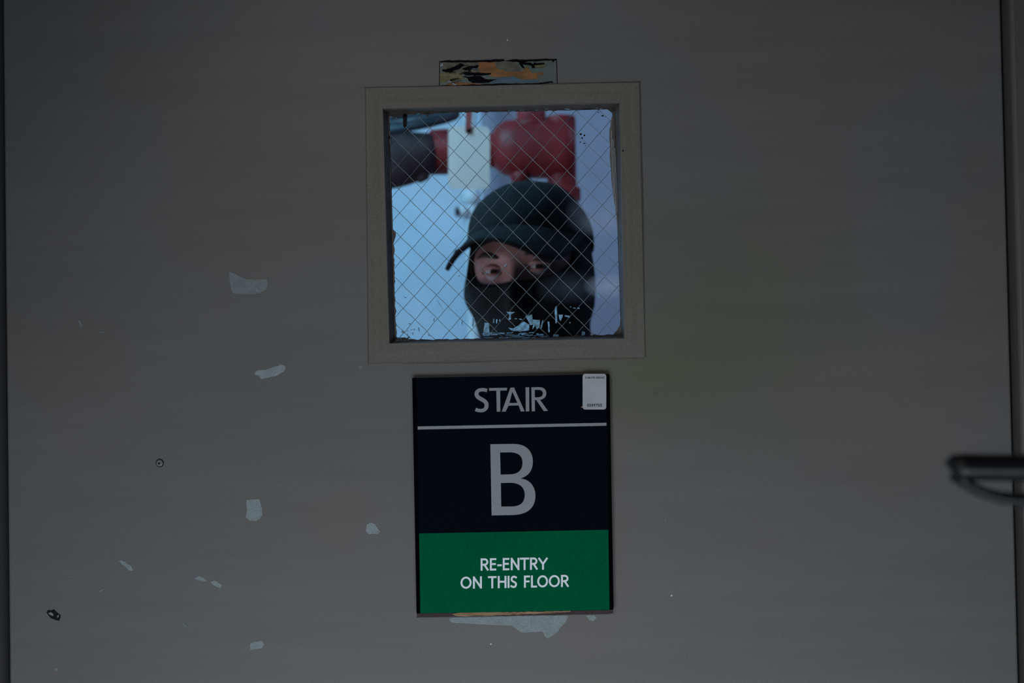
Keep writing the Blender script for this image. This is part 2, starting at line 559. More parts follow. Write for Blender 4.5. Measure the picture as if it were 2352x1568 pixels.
# ---- wire mesh in the glass
I0 = Vector((1066.6, 318.5)); va = Vector((26.9, 26.4)); vb = Vector((-24.8, 28.4))
poly = [Vector(p) for p in gl_px]
def clip(o, d):
    ts = []
    for i in range(4):
        a, b = poly[i], poly[(i + 1) % 4]
        e = b - a
        det = d.x * (-e.y) + e.x * d.y
        if abs(det) < 1e-9: continue
        w_ = a - o
        t = (w_.x * (-e.y) + e.x * w_.y) / det
        s = (d.x * w_.y - d.y * w_.x) / det
        if -1e-6 <= s <= 1 + 1e-6: ts.append(t)
    return (min(ts), max(ts)) if len(ts) >= 2 and max(ts) - min(ts) > 0.1 else None
wm = MB()
for fam, (d, st) in enumerate(((va, vb), (vb, va))):
    for n in range(-30, 31):
        o = I0 + st * n
        c_ = clip(o, d)
        if not c_: continue
        t0, t1 = c_
        steps = max(2, int((t1 - t0) * 4))
        pts = []
        for s in range(steps + 1):
            t = t0 + (t1 - t0) * s / steps
            q = o + d * t
            nn = Vector((-d.y, d.x)).normalized()
            # crimped weave: slight wave between crossings + drift
            q = q + nn * (0.35 * math.sin(2 * PI * t) + 1.3 * noise.noise(Vector((q.x * .012, q.y * .012, fam * 9.0))))
            yy = GY - 0.0004 + (0.00025 if fam else -0.00025) * math.cos(PI * t)
            pts.append(P(q.x, q.y, yy))
        wm.tube(pts, 0.00026 if fam == 0 else 0.00023, seg=6, mi=fam)
wmo = wm.build('wire_mesh', [M['wire'], M['wire2']], door, smooth=True)

# ---- paint ragged over the pane's rim, and scraps left on the glass
GF = GY - 0.0010
m = MB()
def edge_paint(pts_in, off, amp, seed, mi=0, step=6):
    """band from the pane rim (polyline) inward by off px, ragged"""
    out_, in_ = [], []
    for i in range(len(pts_in) - 1):
        a = Vector(pts_in[i][:2]); b = Vector(pts_in[i + 1][:2])
        n = max(1, int((b - a).length / step))
        d = (b - a).normalized(); nrm = Vector((-d.y, d.x))
        for k in range(n + (1 if i == len(pts_in) - 2 else 0)):
            t = k / n
            p = a.lerp(b, t)
            o = pts_in[i][2] * (1 - t) + pts_in[i + 1][2] * t
            jj = noise.noise(Vector((p.x * 0.09, p.y * 0.09, seed))) * amp + noise.noise(Vector((p.x * 0.35, p.y * 0.35, seed + 5))) * amp * 0.6
            out_.append((p.x - nrm.x * 3, p.y - nrm.y * 3))
            in_.append((p.x + nrm.x * max(0.3, o + jj), p.y + nrm.y * max(0.3, o + jj)))
    for i in range(len(out_) - 1):
        m.prism([[out_[i], out_[i + 1], in_[i + 1], in_[i]]], GF, 0.0006, mi)
# nrm = (-dy, dx): travelling +x it points +y (down = inward at the top edge)
edge_paint([(893, 259, 5), (905, 259, 10), (935, 258, 6), (960, 258, 3), (985, 257, 6), (1000, 257, 2), (1120, 254, 3), (1300, 250, 3), (1340, 249, 1), (1395, 248, 2), (1409, 248, 14)], 0, 3, 1.0)
edge_paint([(1409, 248, 3), (1411, 330, 5), (1414, 400, 4), (1421, 520, 1), (1424, 640, 1), (1426, 745, 1), (1427, 760, 12), (1427, 772, 20)], 0, 2.5, 2.0)
edge_paint([(1427, 772, 3), (1330, 774, 4), (1300, 775, 2), (1100, 779, 2), (960, 782, 2), (930, 783, 6), (908, 783, 10)], 0, 3, 3.0)
edge_paint([(908, 783, 3), (905, 640, 1), (903, 560, 2), (901, 546, 7), (901, 533, 8), (900, 525, 1), (897, 400, 0.5), (893, 300, 0.5), (893, 259, 3)], 0, 2.5, 4.0)
# small drips
m.prism([[(925, 258), (936, 258), (934, 289), (930, 293), (926, 290)]], GF, 0.0006, 1)
m.prism([[(976, 257), (989, 257), (984, 268), (981, 268)]], GF, 0.0006)
m.prism([[(893, 300), (896, 300), (897, 420), (894, 420)]], GF, 0.0004)
pr = m.build('paint_overrun', [M['reveal'], M['black_chip']], door)
pr['label'] = 'dark ragged paint run over the edge of the glass'

m = MB()
m.prism([rough_loop([(1405, 268), (1413, 262), (1420, 330), (1424, 470), (1427, 560), (1428, 700), (1424, 700), (1421, 560), (1414, 480), (1406, 430), (1401, 360), (1400, 300)], 1.0, 10, 8)], GF + 0.0001, 0.0006)
for k in range(5):
    x = 1404 + k * 4
    m.stroke([(x, 300 + 20 * k), (x + 3, 380 + 15 * k), (x + 6, 470 + 8 * k)], 1.2, GF - 0.0002, 0.0003, 1)
sm = m.build('paint_smear', [M['door_v'], M['smear']], door)
sm['label'] = 'grey paint smeared down the right edge of the glass'

m = MB()
scr = [[(1113, 741), (1123, 741), (1125, 770), (1109, 771)], [(1085, 730), (1090, 730), (1088, 750), (1085, 750)],
       [(1133, 732), (1135, 732), (1135, 741), (1133, 741)], [(1140, 733), (1143, 733), (1142, 742), (1140, 742)],
       [(1147, 733), (1149, 733), (1149, 738), (1147, 738)],
       [(1163, 716), (1182, 716), (1178, 719), (1173, 722), (1174, 733), (1168, 734), (1169, 722)],
       [(1182, 731), (1188, 731), (1188, 733), (1182, 733)], [(1192, 731), (1199, 732), (1199, 734), (1192, 733)],
       [(1206, 725), (1222, 722), (1224, 745), (1218, 747), (1212, 735)],
       [(1224, 734), (1240, 735), (1239, 752), (1233, 756), (1229, 748), (1224, 756)],
       [(1167, 752), (1178, 754), (1190, 748), (1203, 738), (1216, 745), (1216, 758), (1196, 761), (1174, 759)],
       [(1275, 703), (1278, 703), (1280, 715), (1279, 742), (1276, 742), (1274, 718)],
       [(1283, 722), (1292, 722), (1292, 727), (1288, 738), (1285, 733)],
       [(1297, 723), (1308, 725), (1309, 729), (1302, 727), (1297, 727)],
       [(1258, 738), (1262, 738), (1262, 763), (1259, 763)], [(1246, 736), (1248, 734), (1245, 750), (1243, 756), (1241, 754)],
       [(1309, 704), (1312, 704), (1312, 706), (1309, 706)], [(1316, 706), (1322, 706), (1322, 708), (1316, 708)],
       [(1326, 706), (1331, 707), (1331, 709), (1326, 708)], [(1308, 739), (1311, 739), (1310, 742), (1308, 742)],
       [(1337, 760), (1343, 762), (1344, 768), (1336, 770)],
       [(1271, 768), (1283, 768), (1283, 772), (1271, 773)]]
for i, p_ in enumerate(scr):
    m.prism([rough_loop(p_, 0.7, 3.0, i)], GF, 0.0003)
random.seed(11)
for k in range(46):
    x = random.uniform(1106, 1250); y = random.uniform(763, 775)
    l = random.uniform(4, 22); h = random.uniform(0.8, 2.4)
    s = random.uniform(-0.12, 0.02)
    m.prism([[(x, y), (x + l, y + s * l), (x + l * .9, y + s * l + h), (x + l * .1, y + h)]], GF - 0.0002, 0.0003)
for k in range(22):   # bottom-left and stray scraps
    x = random.uniform(908, 950); y = 781 - random.random() ** 2 * 26
    l = random.uniform(1.5, 7); h = random.uniform(1, 3)
    m.prism([[(x, y), (x + l * .6, y - h), (x + l, y + h * .3), (x + l * .3, y + h)]], GF - 0.0002, 0.0003)
for k in range(16):
    x = random.uniform(940, 1390)
    y = 257.5 - (x - 900) * .021 + random.random() ** 2 * 5
    m.prism([[(x, y), (x + random.uniform(4, 16), y - 0.4), (x + 6, y + 1.2), (x + 1, y + 1.0)]], GF - 0.0002, 0.0003)
so = m.build('glass_scraps', M['scrap'], door)
so['label'] = 'pale scraps of old film stuck along the bottom of the glass'

m = MB()
for (x, y, a, b) in ((1334, 308, 5, 3), (1342, 311, 4, 4), (1337, 316, 3, 3), (1333, 326, 4, 1.5), (1342, 329, 5, 1.8), (1346, 334, 3, 1.2), (1374, 258, 3, 1.5), (1384, 266, 5, 2.5), (1391, 268, 2, 1)):
    m.prism([rough_loop(arc(x, y, a * .6, b * .6, 0, 360, 9)[:-1], 0.9, 2.0, x)], GF, 0.0004)
for (x, y, l, s) in ((928, 682, 5, .4), (938, 743, 6, .2), (996, 738, 1.5, -8), (1061, 745, 1.2, -9), (1052, 633, 4, .1), (962, 752, 1, 9), (983, 768, 5, .8)):
    m.stroke([(x, y), (x + l, y + l * s if abs(s) < 2 else y + s)], 1.2, GF, 0.0003)
b_ = m.build('glass_specks', M['tar'], door)
b_['label'] = 'small dark specks on the glass'
m = MB()
m.stroke([(1002, 686), (1009, 697), (1018, 711)], [0.6, 1.6, 0.6], GF, 0.0003)
m.stroke([(1158, 612), (1164, 605)], 1.3, GF, 0.0003)
m.stroke([(1372, 668), (1376, 684)], 1.0, GF, 0.0003)
b_ = m.build('glass_scratch', M['scrap'], door)

# ---- bare rectangle above the window where a plate was torn off
LY = -0.0003
m = MB()
m.prism([[(1010, 141), (1278, 136), (1279, 190), (1009, 195)]], LY, 0.0008, 0)
layers = [
    (2, [(1009, 168), (1030, 164), (1055, 166), (1066, 175), (1062, 183), (1040, 186), (1009, 189)]),
    (3, [(1014, 142), (1100, 140), (1104, 168), (1060, 170), (1048, 162), (1016, 164)]),
    (1, [(1099, 142), (1135, 140), (1140, 155), (1165, 165), (1195, 164), (1212, 152), (1222, 168), (1248, 165), (1247, 172), (1232, 174), (1236, 181), (1200, 183), (1180, 175), (1140, 177), (1125, 174), (1120, 168), (1100, 168)]),
    (3, [(1137, 141), (1180, 141), (1192, 150), (1196, 162), (1168, 165), (1143, 156)]),
    (5, [(1140, 178), (1180, 176), (1200, 184), (1240, 182), (1235, 188), (1120, 192)]),
    (1, [(1025, 194), (1042, 188), (1100, 192), (1103, 196), (1030, 197)]),
    (4, [(1011, 142), (1012, 139), (1080, 139), (1156, 136), (1160, 139), (1148, 142), (1080, 143), (1030, 143)]),
    (4, [(1160, 140), (1175, 137), (1278, 135), (1278, 138), (1210, 141), (1190, 143)]),
    (4, [(1015, 160), (1040, 156), (1056, 145), (1068, 150), (1050, 160), (1030, 166), (1016, 164)]),
    (4, [(1062, 158), (1075, 152), (1100, 150), (1096, 156), (1070, 162)]),
    (4, [(1060, 166), (1072, 166), (1092, 167), (1128, 168), (1128, 171), (1098, 173), (1070, 173)]),
    (4, [(1064, 176), (1105, 174), (1115, 182), (1140, 183), (1118, 190), (1085, 190), (1076, 186), (1074, 180)]),
    (4, [(1010, 196), (1060, 196), (1140, 192), (1220, 192), (1270, 187), (1271, 189), (1240, 193), (1140, 195), (1060, 198)]),
    (4, [(1192, 146), (1198, 156), (1206, 157), (1200, 148), (1220, 150), (1222, 156), (1238, 153), (1218, 144), (1196, 143)]),
    (4, [(1225, 144), (1250, 145), (1250, 147), (1226, 148)]),
    (4, [(1268, 138), (1272, 137), (1272, 142), (1268, 141)]),
    (6, [(1011, 148), (1018, 144), (1017, 152), (1011, 154)]),
    (2, [(1228, 150), (1255, 150), (1248, 154), (1230, 155)]),
    (6, [(1028, 187), (1031, 185), (1050, 194), (1044, 195)]),
]
for i, (mi, p_) in enumerate(layers):
    m.prism([rough_loop(p_, 1.0, 4.0, i + 20)], LY - 0.00005 * (i + 2), 0.0003, mi)
for k in range(18):
    x = random.uniform(1014, 1110); y = random.uniform(146, 190)
    l = random.uniform(5, 22); h = random.uniform(0.8, 2.6); s = random.uniform(-.2, .15)
    m.prism([[(x, y), (x + l, y + s * l), (x + l * .8, y + s * l + h), (x + 1, y + h)]], LY - 0.0013 - k * 1e-5, 0.0003, random.choice([4, 4, 3, 0, 5, 4]))
m.stroke([(1010, 140), (1009, 196)], 1.6, LY - 0.0002, 0.0003, 4)
m.stroke([(1278, 135), (1280, 191)], 1.6, LY - 0.0002, 0.0003, 4)
bp_ = m.build('torn_plate_patch', [M['teal'], M['orange'], M['olive'], M['putty'], M['tar'], M['blue_old'], M['chip']], door)
bp_['label'] = 'bare patch of orange, teal and black scrapes above the window'

# ---- paint chips, scuffs, screw
chips = [
    ('chip_faint', [(525, 624), (530, 624), (548, 632), (565, 641), (590, 642), (614, 641), (615, 652), (612, 664), (598, 673), (585, 675), (540, 674), (532, 670), (528, 648)]),
    ('chip', [(586, 854), (592, 850), (610, 849), (628, 843), (644, 837), (655, 840), (656, 848), (650, 855), (634, 863), (612, 868), (600, 871), (594, 863), (586, 861)]),
    ('chip', [(566, 1147), (595, 1146), (602, 1165), (602, 1182), (597, 1191), (588, 1196), (573, 1195), (565, 1188), (567, 1170)]),
    ('chip', [(842, 1204), (850, 1199), (862, 1204), (868, 1214), (873, 1221), (866, 1226), (848, 1227), (841, 1219)]),
    ('chip', [(575, 1478), (584, 1473), (602, 1471), (607, 1480), (602, 1487), (586, 1490), (575, 1493), (574, 1485)]),
    ('chip', [(272, 1288), (277, 1286), (288, 1291), (300, 1299), (306, 1308), (302, 1311), (292, 1306), (284, 1298)]),
    ('chip', [(448, 1327), (456, 1323), (468, 1327), (476, 1334), (468, 1336), (450, 1330)]),
    ('chip', [(484, 1336), (494, 1333), (500, 1337), (509, 1343), (507, 1351), (499, 1348), (490, 1342)]),
    ('chip', [(1032, 1419), (1042, 1418), (1130, 1416), (1200, 1414), (1306, 1413), (1300, 1428), (1288, 1440), (1282, 1450), (1258, 1466), (1252, 1461), (1247, 1450), (1220, 1451), (1198, 1453), (1184, 1442), (1176, 1436), (1110, 1434), (1050, 1430), (1034, 1428)]),
    ('chip', [(1345, 1413), (1366, 1412), (1370, 1419), (1363, 1426), (1355, 1424)]),
    ('chip_faint', [(822, 843), (826, 838), (831, 840), (831, 846), (825, 848)]),
    ('chip_faint', [(180, 734), (184, 736), (189, 748), (186, 752), (182, 744)]),
    ('chip_faint', [(222, 762), (236, 761), (240, 763), (226, 764)]),
    ('chip_faint', [(418, 1431), (422, 1431), (436, 1443), (434, 1444), (424, 1437)]),
    ('chip_faint', [(226, 1358), (238, 1350), (240, 1352), (230, 1360)]),
    ('speck', [(1125, 1478), (1128, 1477), (1130, 1479), (1127, 1481)]),
    ('speck', [(1540, 1367), (1543, 1365), (1545, 1368), (1542, 1370)]),
    ('chip_faint', [(1525, 1197), (1528, 1189), (1530, 1190), (1529, 1199)]),
    ('speck', [(1164, 91), (1166, 90), (1167, 93), (1165, 94)]),
    ('chip_faint', [(124, 1535), (131, 1534), (133, 1540), (127, 1541)]),
]
for i, (mm, p_) in enumerate(chips):
    big = len(p_) > 9
    m = MB()
    m.prism([rough_loop(p_, 0.9 if len(p_) > 5 else 0.3, 4.0, i)], -0.00025, 0.0004)
    o = m.build('paint_chip' if mm != 'speck' else 'paint_speck', M[mm], door)
    if i == 8: o['label'] = 'large pale grey paint chip under the sign'
# dark chip at lower left
m = MB()
m.prism([rough_loop([(107, 1405), (111, 1400), (118, 1402), (123, 1399), (131, 1406), (139, 1412), (139, 1419), (136, 1426), (127, 1423), (117, 1419), (110, 1412)], 0.6, 3, 3)], -0.0003, 0.0004, 0)
m.prism([rough_loop([(112, 1407), (117, 1406), (122, 1409), (123, 1414), (117, 1413), (112, 1410)], 0.4, 3, 4)], -0.00045, 0.0002, 1)
m.prism([[(131, 1414), (135, 1411), (135, 1416), (132, 1419)]], -0.00045, 0.0002, 1)
o = m.build('gouge', [M['black_chip'], M['grey_metal']], door)
o['label'] = 'black gouge in the paint'
# small painted screw plug
c0 = P(367, 1063, 0)
m = MB()
m.tube([c0 + Vector((0, 0.001, 0)), c0 + Vector((0, -0.0011, 0)), c0 + Vector((0, -0.0016, 0))], [0.0032, 0.0031, 0.0022], 20, 0)
m.tube([c0 + Vector((0, 0.0, 0)), c0 + Vector((0, -0.00025, 0))], [0.0039, 0.0038], 20, 1)
m.prism([[(363, 1061), (369, 1063), (366, 1067), (363, 1066)]], -0.0018, 0.0003, 1)
o = m.build('screw_plug', [M['grey_metal'], M['black_chip']], door)
# greyish hairline crease on the door (right of frame)
m = MB()
m.prism([rough_loop(arc(1431, 346, 1.5, 3, 0, 360, 8)[:-1], .4, 2, 1)], T1 - 0.0003, 0.0003)
m.build('dark_nick', M['black_chip'], door)
# groove lines where the plate meets the door
m = MB()
m.stroke([(827, 201), (900, 199.5), (1008, 197)], [0.8, 2.0, 1.6], -0.00015, 0.0002)
m.stroke([(1279, 191.5), (1340, 190), (1420, 188.5), (1470, 187)], [1.8, 1.6, 2.2, 1.2], -0.00015, 0.0002)
m.stroke([(1470.5, 186), (1473, 300), (1477, 450), (1479.5, 600), (1481, 700)], [2.6, 2.4, 2.6, 1.8, 0.8], -0.00015, 0.0002)
m.stroke([(925, 835), (1040, 833), (1150, 829), (1300, 825), (1480, 823)], [0.8, 1.8, 2.6, 1.6, 0.8], -0.00015, 0.0002)
m.stroke([(843.5, 700), (845, 836)], [0.8, 1.4], -0.00015, 0.0002)
m.build('paint_crack', M['reveal'], door)
# residue line below the sign
m = MB()
m.prism([rough_loop([(957, 1404), (1408, 1398), (1409, 1408), (1396, 1410), (1200, 1413), (1040, 1416), (958, 1418)], 0.5, 12, 2)], -0.0004, 0.0006, 0)
m.prism([rough_loop([(1038, 1409), (1060, 1406), (1190, 1405), (1311, 1402), (1310, 1404.5), (1260, 1408), (1160, 1412), (1060, 1415), (1048, 1414)], 0.8, 4, 5)], -0.0009, 0.0006, 1)
o = m.build('adhesive_residue', [M['maroon'], M['tan']], door)
o['label'] = 'dark residue with a tan strip under the sign'

# ------------------------------------------------------------------ the stair sign
SY = -0.0062
base = P(1180, 1405, -0.003)
sign = empty('stair_sign', base, 'black and green door sign reading STAIR B, RE-ENTRY ON THIS FLOOR', 'sign')
m = MB(); m.prism([[(957, 867.5), (1393, 859), (1400, 1400.5), (965, 1408.5)]], SY, 0.0058)
m.build('sign_panel', M['signblack'], sign)
m = MB()
m.prism([[(946.5, 868), (957, 867), (965, 1408.5), (956.5, 1409)]], SY - 0.0006, 0.0064)
m.build('side_rail', M['signrail'], sign, bevel=0.0006)
m = MB()
m.prism([[(1393.2, 858.8), (1400, 858.6), (1409.5, 1400), (1400, 1400.6)]], SY - 0.0006, 0.0064)
m.build('side_rail', M['signrail'], sign, bevel=0.0006)
m = MB(); m.prism([[(962.8, 1224.8), (1397.2, 1216.2), (1400, 1400), (965.4, 1408)]], SY - 0.0003, 0.0004)
m.build('green_panel', M['signgreen'], sign)
m = MB(); m.prism([[(959.3, 979), (1393, 970.6), (1393, 977.4), (959.3, 986.2)]], SY - 0.0003, 0.0004)
m.build('dividing_line', M['lettergrey'], sign)

def Z1(x, y): return (920 + x / 3.9192, 840 + y / 3.92)
def Z2(x, y): return (920 + x / 4.5231, 1190 + y / 4.524)
def bez(p0, p1, p2, p3, n=10):
    out = []
    for i in range(n + 1):
        t = i / n; a = 1 - t
        out.append(tuple(a**3 * p0[k] + 3*a*a*t*p1[k] + 3*a*t*t*p2[k] + t**3 * p3[k] for k in (0, 1)))
    return out
TH = 0.0005
# big B: outline with two counters
Bo = [(808, 705), (1010, 702)] + bez((1010, 702), (1130, 700), (1190, 765), (1191, 860), 12)[1:] + bez((1191, 860), (1192, 940), (1150, 995), (1080, 1012), 10)[1:] \
    + bez((1080, 1012), (1165, 1022), (1214, 1085), (1214, 1168), 10)[1:] + bez((1214, 1168), (1214, 1280), (1140, 1340), (1010, 1342), 12)[1:] + [(820, 1346)]
B1 = [(896, 779), (985, 778)] + bez((985, 778), (1060, 778), (1098, 812), (1098, 872), 10)[1:] + bez((1098, 872), (1098, 940), (1055, 974), (990, 976), 10)[1:] + [(901, 978)]
B2 = [(903, 1054), (990, 1052)] + bez((990, 1052), (1075, 1052), (1117, 1095), (1118, 1160), 10)[1:] + bez((1118, 1160), (1118, 1228), (1080, 1264), (1000, 1265), 10)[1:] + [(906, 1266)]
m = MB(); m.prism([[Z1(*p) for p in Bo], [Z1(*p) for p in B1], [Z1(*p) for p in B2]], SY - TH, TH + .0002)
m.build('large_letter', M['lettergrey'], sign)
# STAIR
m = MB()
def zs(f, pts): return [f(*p) for p in pts]
k = 1 / 3.92
S_ = bez((779, 222), (730, 206), (684, 214), (684, 255), 10) + bez((684, 255), (684, 300), (775, 300), (775, 352), 12)[1:] + bez((775, 352), (775, 410), (715, 410), (674, 392), 10)[1:]
m.stroke(zs(Z1, S_), [32 * k] * 8 + [36 * k] * (len(S_) - 16) + [32 * k] * 8, SY - TH, TH)
m.prism([zs(Z1, [(797, 199), (960, 197), (957, 221), (897, 222), (898, 411), (866, 412), (862, 223), (797, 224)])], SY - TH, TH)
m.prism([zs(Z1, [(989, 196), (1022, 195), (1117, 409), (1083, 410), (1062, 356), (972, 358), (946, 411), (911, 412)]),
         zs(Z1, [(1006, 232), (1052, 333), (980, 334)][::-1])], SY - TH, TH)
m.prism([zs(Z1, [(1125, 193), (1158, 192), (1159, 409), (1128, 410)])], SY - TH, TH)
Ro = [(1177, 193), (1245, 191)] + bez((1245, 191), (1290, 191), (1312, 212), (1312, 246), 8)[1:] + bez((1312, 246), (1312, 280), (1290, 300), (1256, 305), 8)[1:] + [(1327, 405), (1289, 407), (1222, 307), (1209, 307), (1210, 408), (1181, 409)]
Rh = [(1208, 216), (1243, 216)] + bez((1243, 216), (1268, 217), (1281, 229), (1281, 248), 8)[1:] + bez((1281, 248), (1281, 270), (1265, 281), (1238, 283), 8)[1:] + [(1209, 283)]
m.prism([zs(Z1, Ro), zs(Z1, Rh)], SY - TH, TH)
m.build('stair_lettering', M['lettergrey'], sign)

# stroke alphabet (unit box, y up)
def A_(cx, cy, rx, ry, a0, a1, n=10): return arc(cx, cy, rx, ry, a0, a1, n)
G = {
    'R': [[(0, 0), (0, 1)], [(0, 1), (.5, 1)] + A_(.5, .74, .45, .26, 90, -90)[1:] + [(0, .48)], [(.45, .48), (1, 0)]],
    'E': [[(0, 0), (0, 1)], [(0, 1), (1, 1)], [(0, .53), (.9, .53)], [(0, 0), (1, 0)]],
    '-': [[(0, .40), (1, .40)]],
    'N': [[(0, 0), (0, 1)], [(0, 1), (1, 0)], [(1, 0), (1, 1)]],
    'T': [[(0, 1), (1, 1)], [(.5, 0), (.5, 1)]],
    'Y': [[(0, 1), (.5, .45)], [(1, 1), (.5, .45)], [(.5, .45), (.5, 0)]],
    'O': [A_(.5, .5, .5, .5, 0, 360, 28)],
    'H': [[(0, 0), (0, 1)], [(1, 0), (1, 1)], [(0, .53), (1, .53)]],
    'I': [[(.5, 0), (.5, 1)]],
    'S': [bez((.92, .93), (.55, 1.07), (.05, 1.02), (.08, .72), 8) + bez((.08, .72), (.12, .48), (.95, .52), (.94, .26), 8)[1:] + bez((.94, .26), (.9, -.08), (.3, -.04), (.02, .08), 8)[1:]],
    'F': [[(0, 0), (0, 1)], [(0, 1), (1, 1)], [(0, .52), (.9, .52)]],
    'L': [[(0, 0), (0, 1)], [(0, 0), (1, 0)]],
    'C': [A_(.58, .5, .56, .5, 50, 310, 18)],
    'A': [[(0, 0), (.5, 1)], [(1, 0), (.5, 1)], [(.2, .33), (.8, .33)]],
    'V': [[(0, 1), (.5, 0)], [(1, 1), (.5, 0)]],
    '0': [A_(.5, .5, .5, .5, 0, 360, 20)],
    '9': [A_(.5, .7, .46, .3, 0, 360, 16), [(.96, .7), (.85, .3), (.4, 0)]],
    '7': [[(0, 1), (1, 1), (.4, 0)]],
    '3': [A_(.4, .75, .5, .25, 150, -90, 10), A_(.4, .26, .56, .26, 90, -150, 10)],
    '5': [[(.95, 1), (.15, 1), (.1, .55)], [(.1, .55)] + A_(.4, .3, .54, .3, 110, -140, 10)],
}
def glyph(m, ch, x0, x1, yb, h, t, Y, th, slope=0.0):
    ix0, ix1 = x0 + t / 2, x1 - t / 2
    if ch == 'I': ix0 = ix1 = (x0 + x1) / 2
    for si, st in enumerate(G[ch]):
        Yq = Y - 0.00002 * si
        diag = ch in 'NVAY7' and any(abs(st[i][0] - st[i + 1][0]) > .1 and abs(st[i][1] - st[i + 1][1]) > .1 for i in range(len(st) - 1))
        pts = []
        for (u, w_) in st:
            X = ix0 + u * (ix1 - ix0)
            Yp = yb - t / 2 - w_ * (h - t) + slope * (X - x0)
            pts.append((X, Yp))
        closed = ch in 'O0' or (ch == '9' and st is G['9'][0])
        m.stroke(pts, t, Yq, th, ext=0 if closed else t * (0.3 if diag else 0.5))
m = MB()
def line(m, chars, y0, x0, hgt, sl, t, Y, th):
    for ch, a, b in chars:
        xa, _ = Z2(a, 0); xb, _ = Z2(b, 0)
        yb = 1190 + (y0 + sl * (a - x0)) / 4.524
        glyph(m, ch, xa, xb, yb, hgt / 4.524, t, Y, th, sl)
line(m, [('R', 832, 915), ('E', 928, 995), ('-', 1005, 1052), ('E', 1062, 1130), ('N', 1145, 1235), ('T', 1240, 1337), ('R', 1345, 1425), ('Y', 1428, 1532)], 544, 832, 128, -.0175, 4.4, SY - 0.0009, 0.0007)
line(m, [('O', 623, 738), ('N', 752, 845), ('T', 908, 998), ('H', 1010, 1100), ('I', 1112, 1132), ('S', 1140, 1213), ('F', 1282, 1345), ('L', 1355, 1418), ('O', 1420, 1532), ('O', 1540, 1655), ('R', 1667, 1748)], 732, 623, 126, -.0175, 4.4, SY - 0.0009, 0.0007)
m.build('reentry_lettering', M['letterwhite'], sign)

# ---- service sticker on the sign's corner
def rrect(x0, y0, x1, y1, r, n=6):
    return arc(x1 - r, y0 + r, r, r, -90, 0, n) + arc(x1 - r, y1 - r, r, r, 0, 90, n) + arc(x0 + r, y1 - r, r, r, 90, 180, n) + arc(x0 + r, y0 + r, r, r, 180, 270, n)
st = empty('service_sticker', P(1366, 940, SY - .0008), 'small silver service sticker on the upper right corner of the stair sign', 'sticker')
m = MB(); m.prism([rrect(1338.2, 858.2, 1392.6, 940.2, 6)], SY - 0.0011, 0.0004)
m.build('sticker_sheet', M['sticker'], st)
m = MB()
txt = 'SCAN FOR SERVICE'
x = 1343.6
for ch in txt:
    if ch != ' ':
        wd = 1.0 if ch == 'I' else 2.5
        glyph(m, ch, x, x + wd, 869.2, 4.4, 0.75, SY - 0.00125, 0.0003)
        x += wd + 0.62
    else:
        x += 1.4
m.build('service_print', M['ink'], st)
m = MB()
x = 1348.6
for ch in '0009735':
    glyph(m, ch, x, x + 4.0, 933.8, 6.8, 1.35, SY - 0.00125, 0.0003)
    x += 5.0
m.build('number_print', M['ink'], st)
m = MB(); m.prism([rough_loop([(1334, 935), (1338, 932), (1340, 935), (1336, 936)], .3, 2, 1)], SY - .0008, .0006)
m.build('sticker_tab', M['tan'], st)

# ------------------------------------------------------------------ out of focus black lever in the foreground, right
HY = -0.60
root = empty('wall_lever', (1.0, HY, P(2352, 1095, HY).z), 'black looped metal lever, out of focus, reaching in from the right', 'handle')
def H(x, y): return P(x, y, HY)
m = MB()
pts = [H(2189, 1079), H(2196, 1074), H(2215, 1073), H(2260, 1073), H(2352, 1074), H(2460, 1076), H(2600, 1080)]
m.tube(pts, [0.0056, 0.0066, 0.0067, 0.0066, 0.0067, 0.0070, 0.0075], 20, 0, flat=1.6)
m.build('lever_bar', M['lever'], root, smooth=True)
m = MB()
pts = [H(2198, 1090), H(2215, 1108), H(2235, 1120), H(2262, 1133), H(2300, 1143), H(2352, 1147), H(2420, 1142), H(2500, 1120), H(2570, 1092), H(2600, 1084)]
m.tube(pts, [0.0042, 0.0030, 0.0028, 0.0029, 0.0031, 0.0033, 0.0033, 0.0033, 0.0035, 0.004], 16, 0, flat=2.2)
m.build('lever_loop', M['lever'], root, smooth=True)
m = MB()
e = H(2600, 1081)
m.tube([e, e + Vector((0.05, 0, 0)), Vector((0.96, HY, e.z)), Vector((1.0, HY, e.z))], [0.012, 0.012, 0.012, 0.014], 20, 0)
m.build('lever_arm', M['lever'], root, smooth=True)
m = MB()
m.tube([Vector((0.985, HY, e.z)), Vector((1.0, HY, e.z))], [0.035, 0.038], 28, 0)
m.build('mounting_plate', M['lever'], root, bevel=0.002)

# ------------------------------------------------------------------ room behind the door
WB = 1.95
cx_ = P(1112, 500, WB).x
m = MB(); m.box((-1.5, WB, 0), (cx_, WB + 0.1, 2.6))
tag(m.build('wall_back_left', M['wall_cyan']), kind='structure')
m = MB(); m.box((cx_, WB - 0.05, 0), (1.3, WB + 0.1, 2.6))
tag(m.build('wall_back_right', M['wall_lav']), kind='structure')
m = MB(); m.box((-1.6, 0.13, 0), (-1.5, WB + 0.1, 2.6))
tag(m.build('wall_back_room_left', M['wall_cyan']), kind='structure')
m = MB(); m.box((1.3, 0.13, 0), (1.4, WB + 0.1, 2.6))
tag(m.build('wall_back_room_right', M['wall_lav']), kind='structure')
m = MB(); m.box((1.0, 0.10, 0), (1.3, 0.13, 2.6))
tag(m.build('wall_back_room_return', M['wall_lav']), kind='structure')

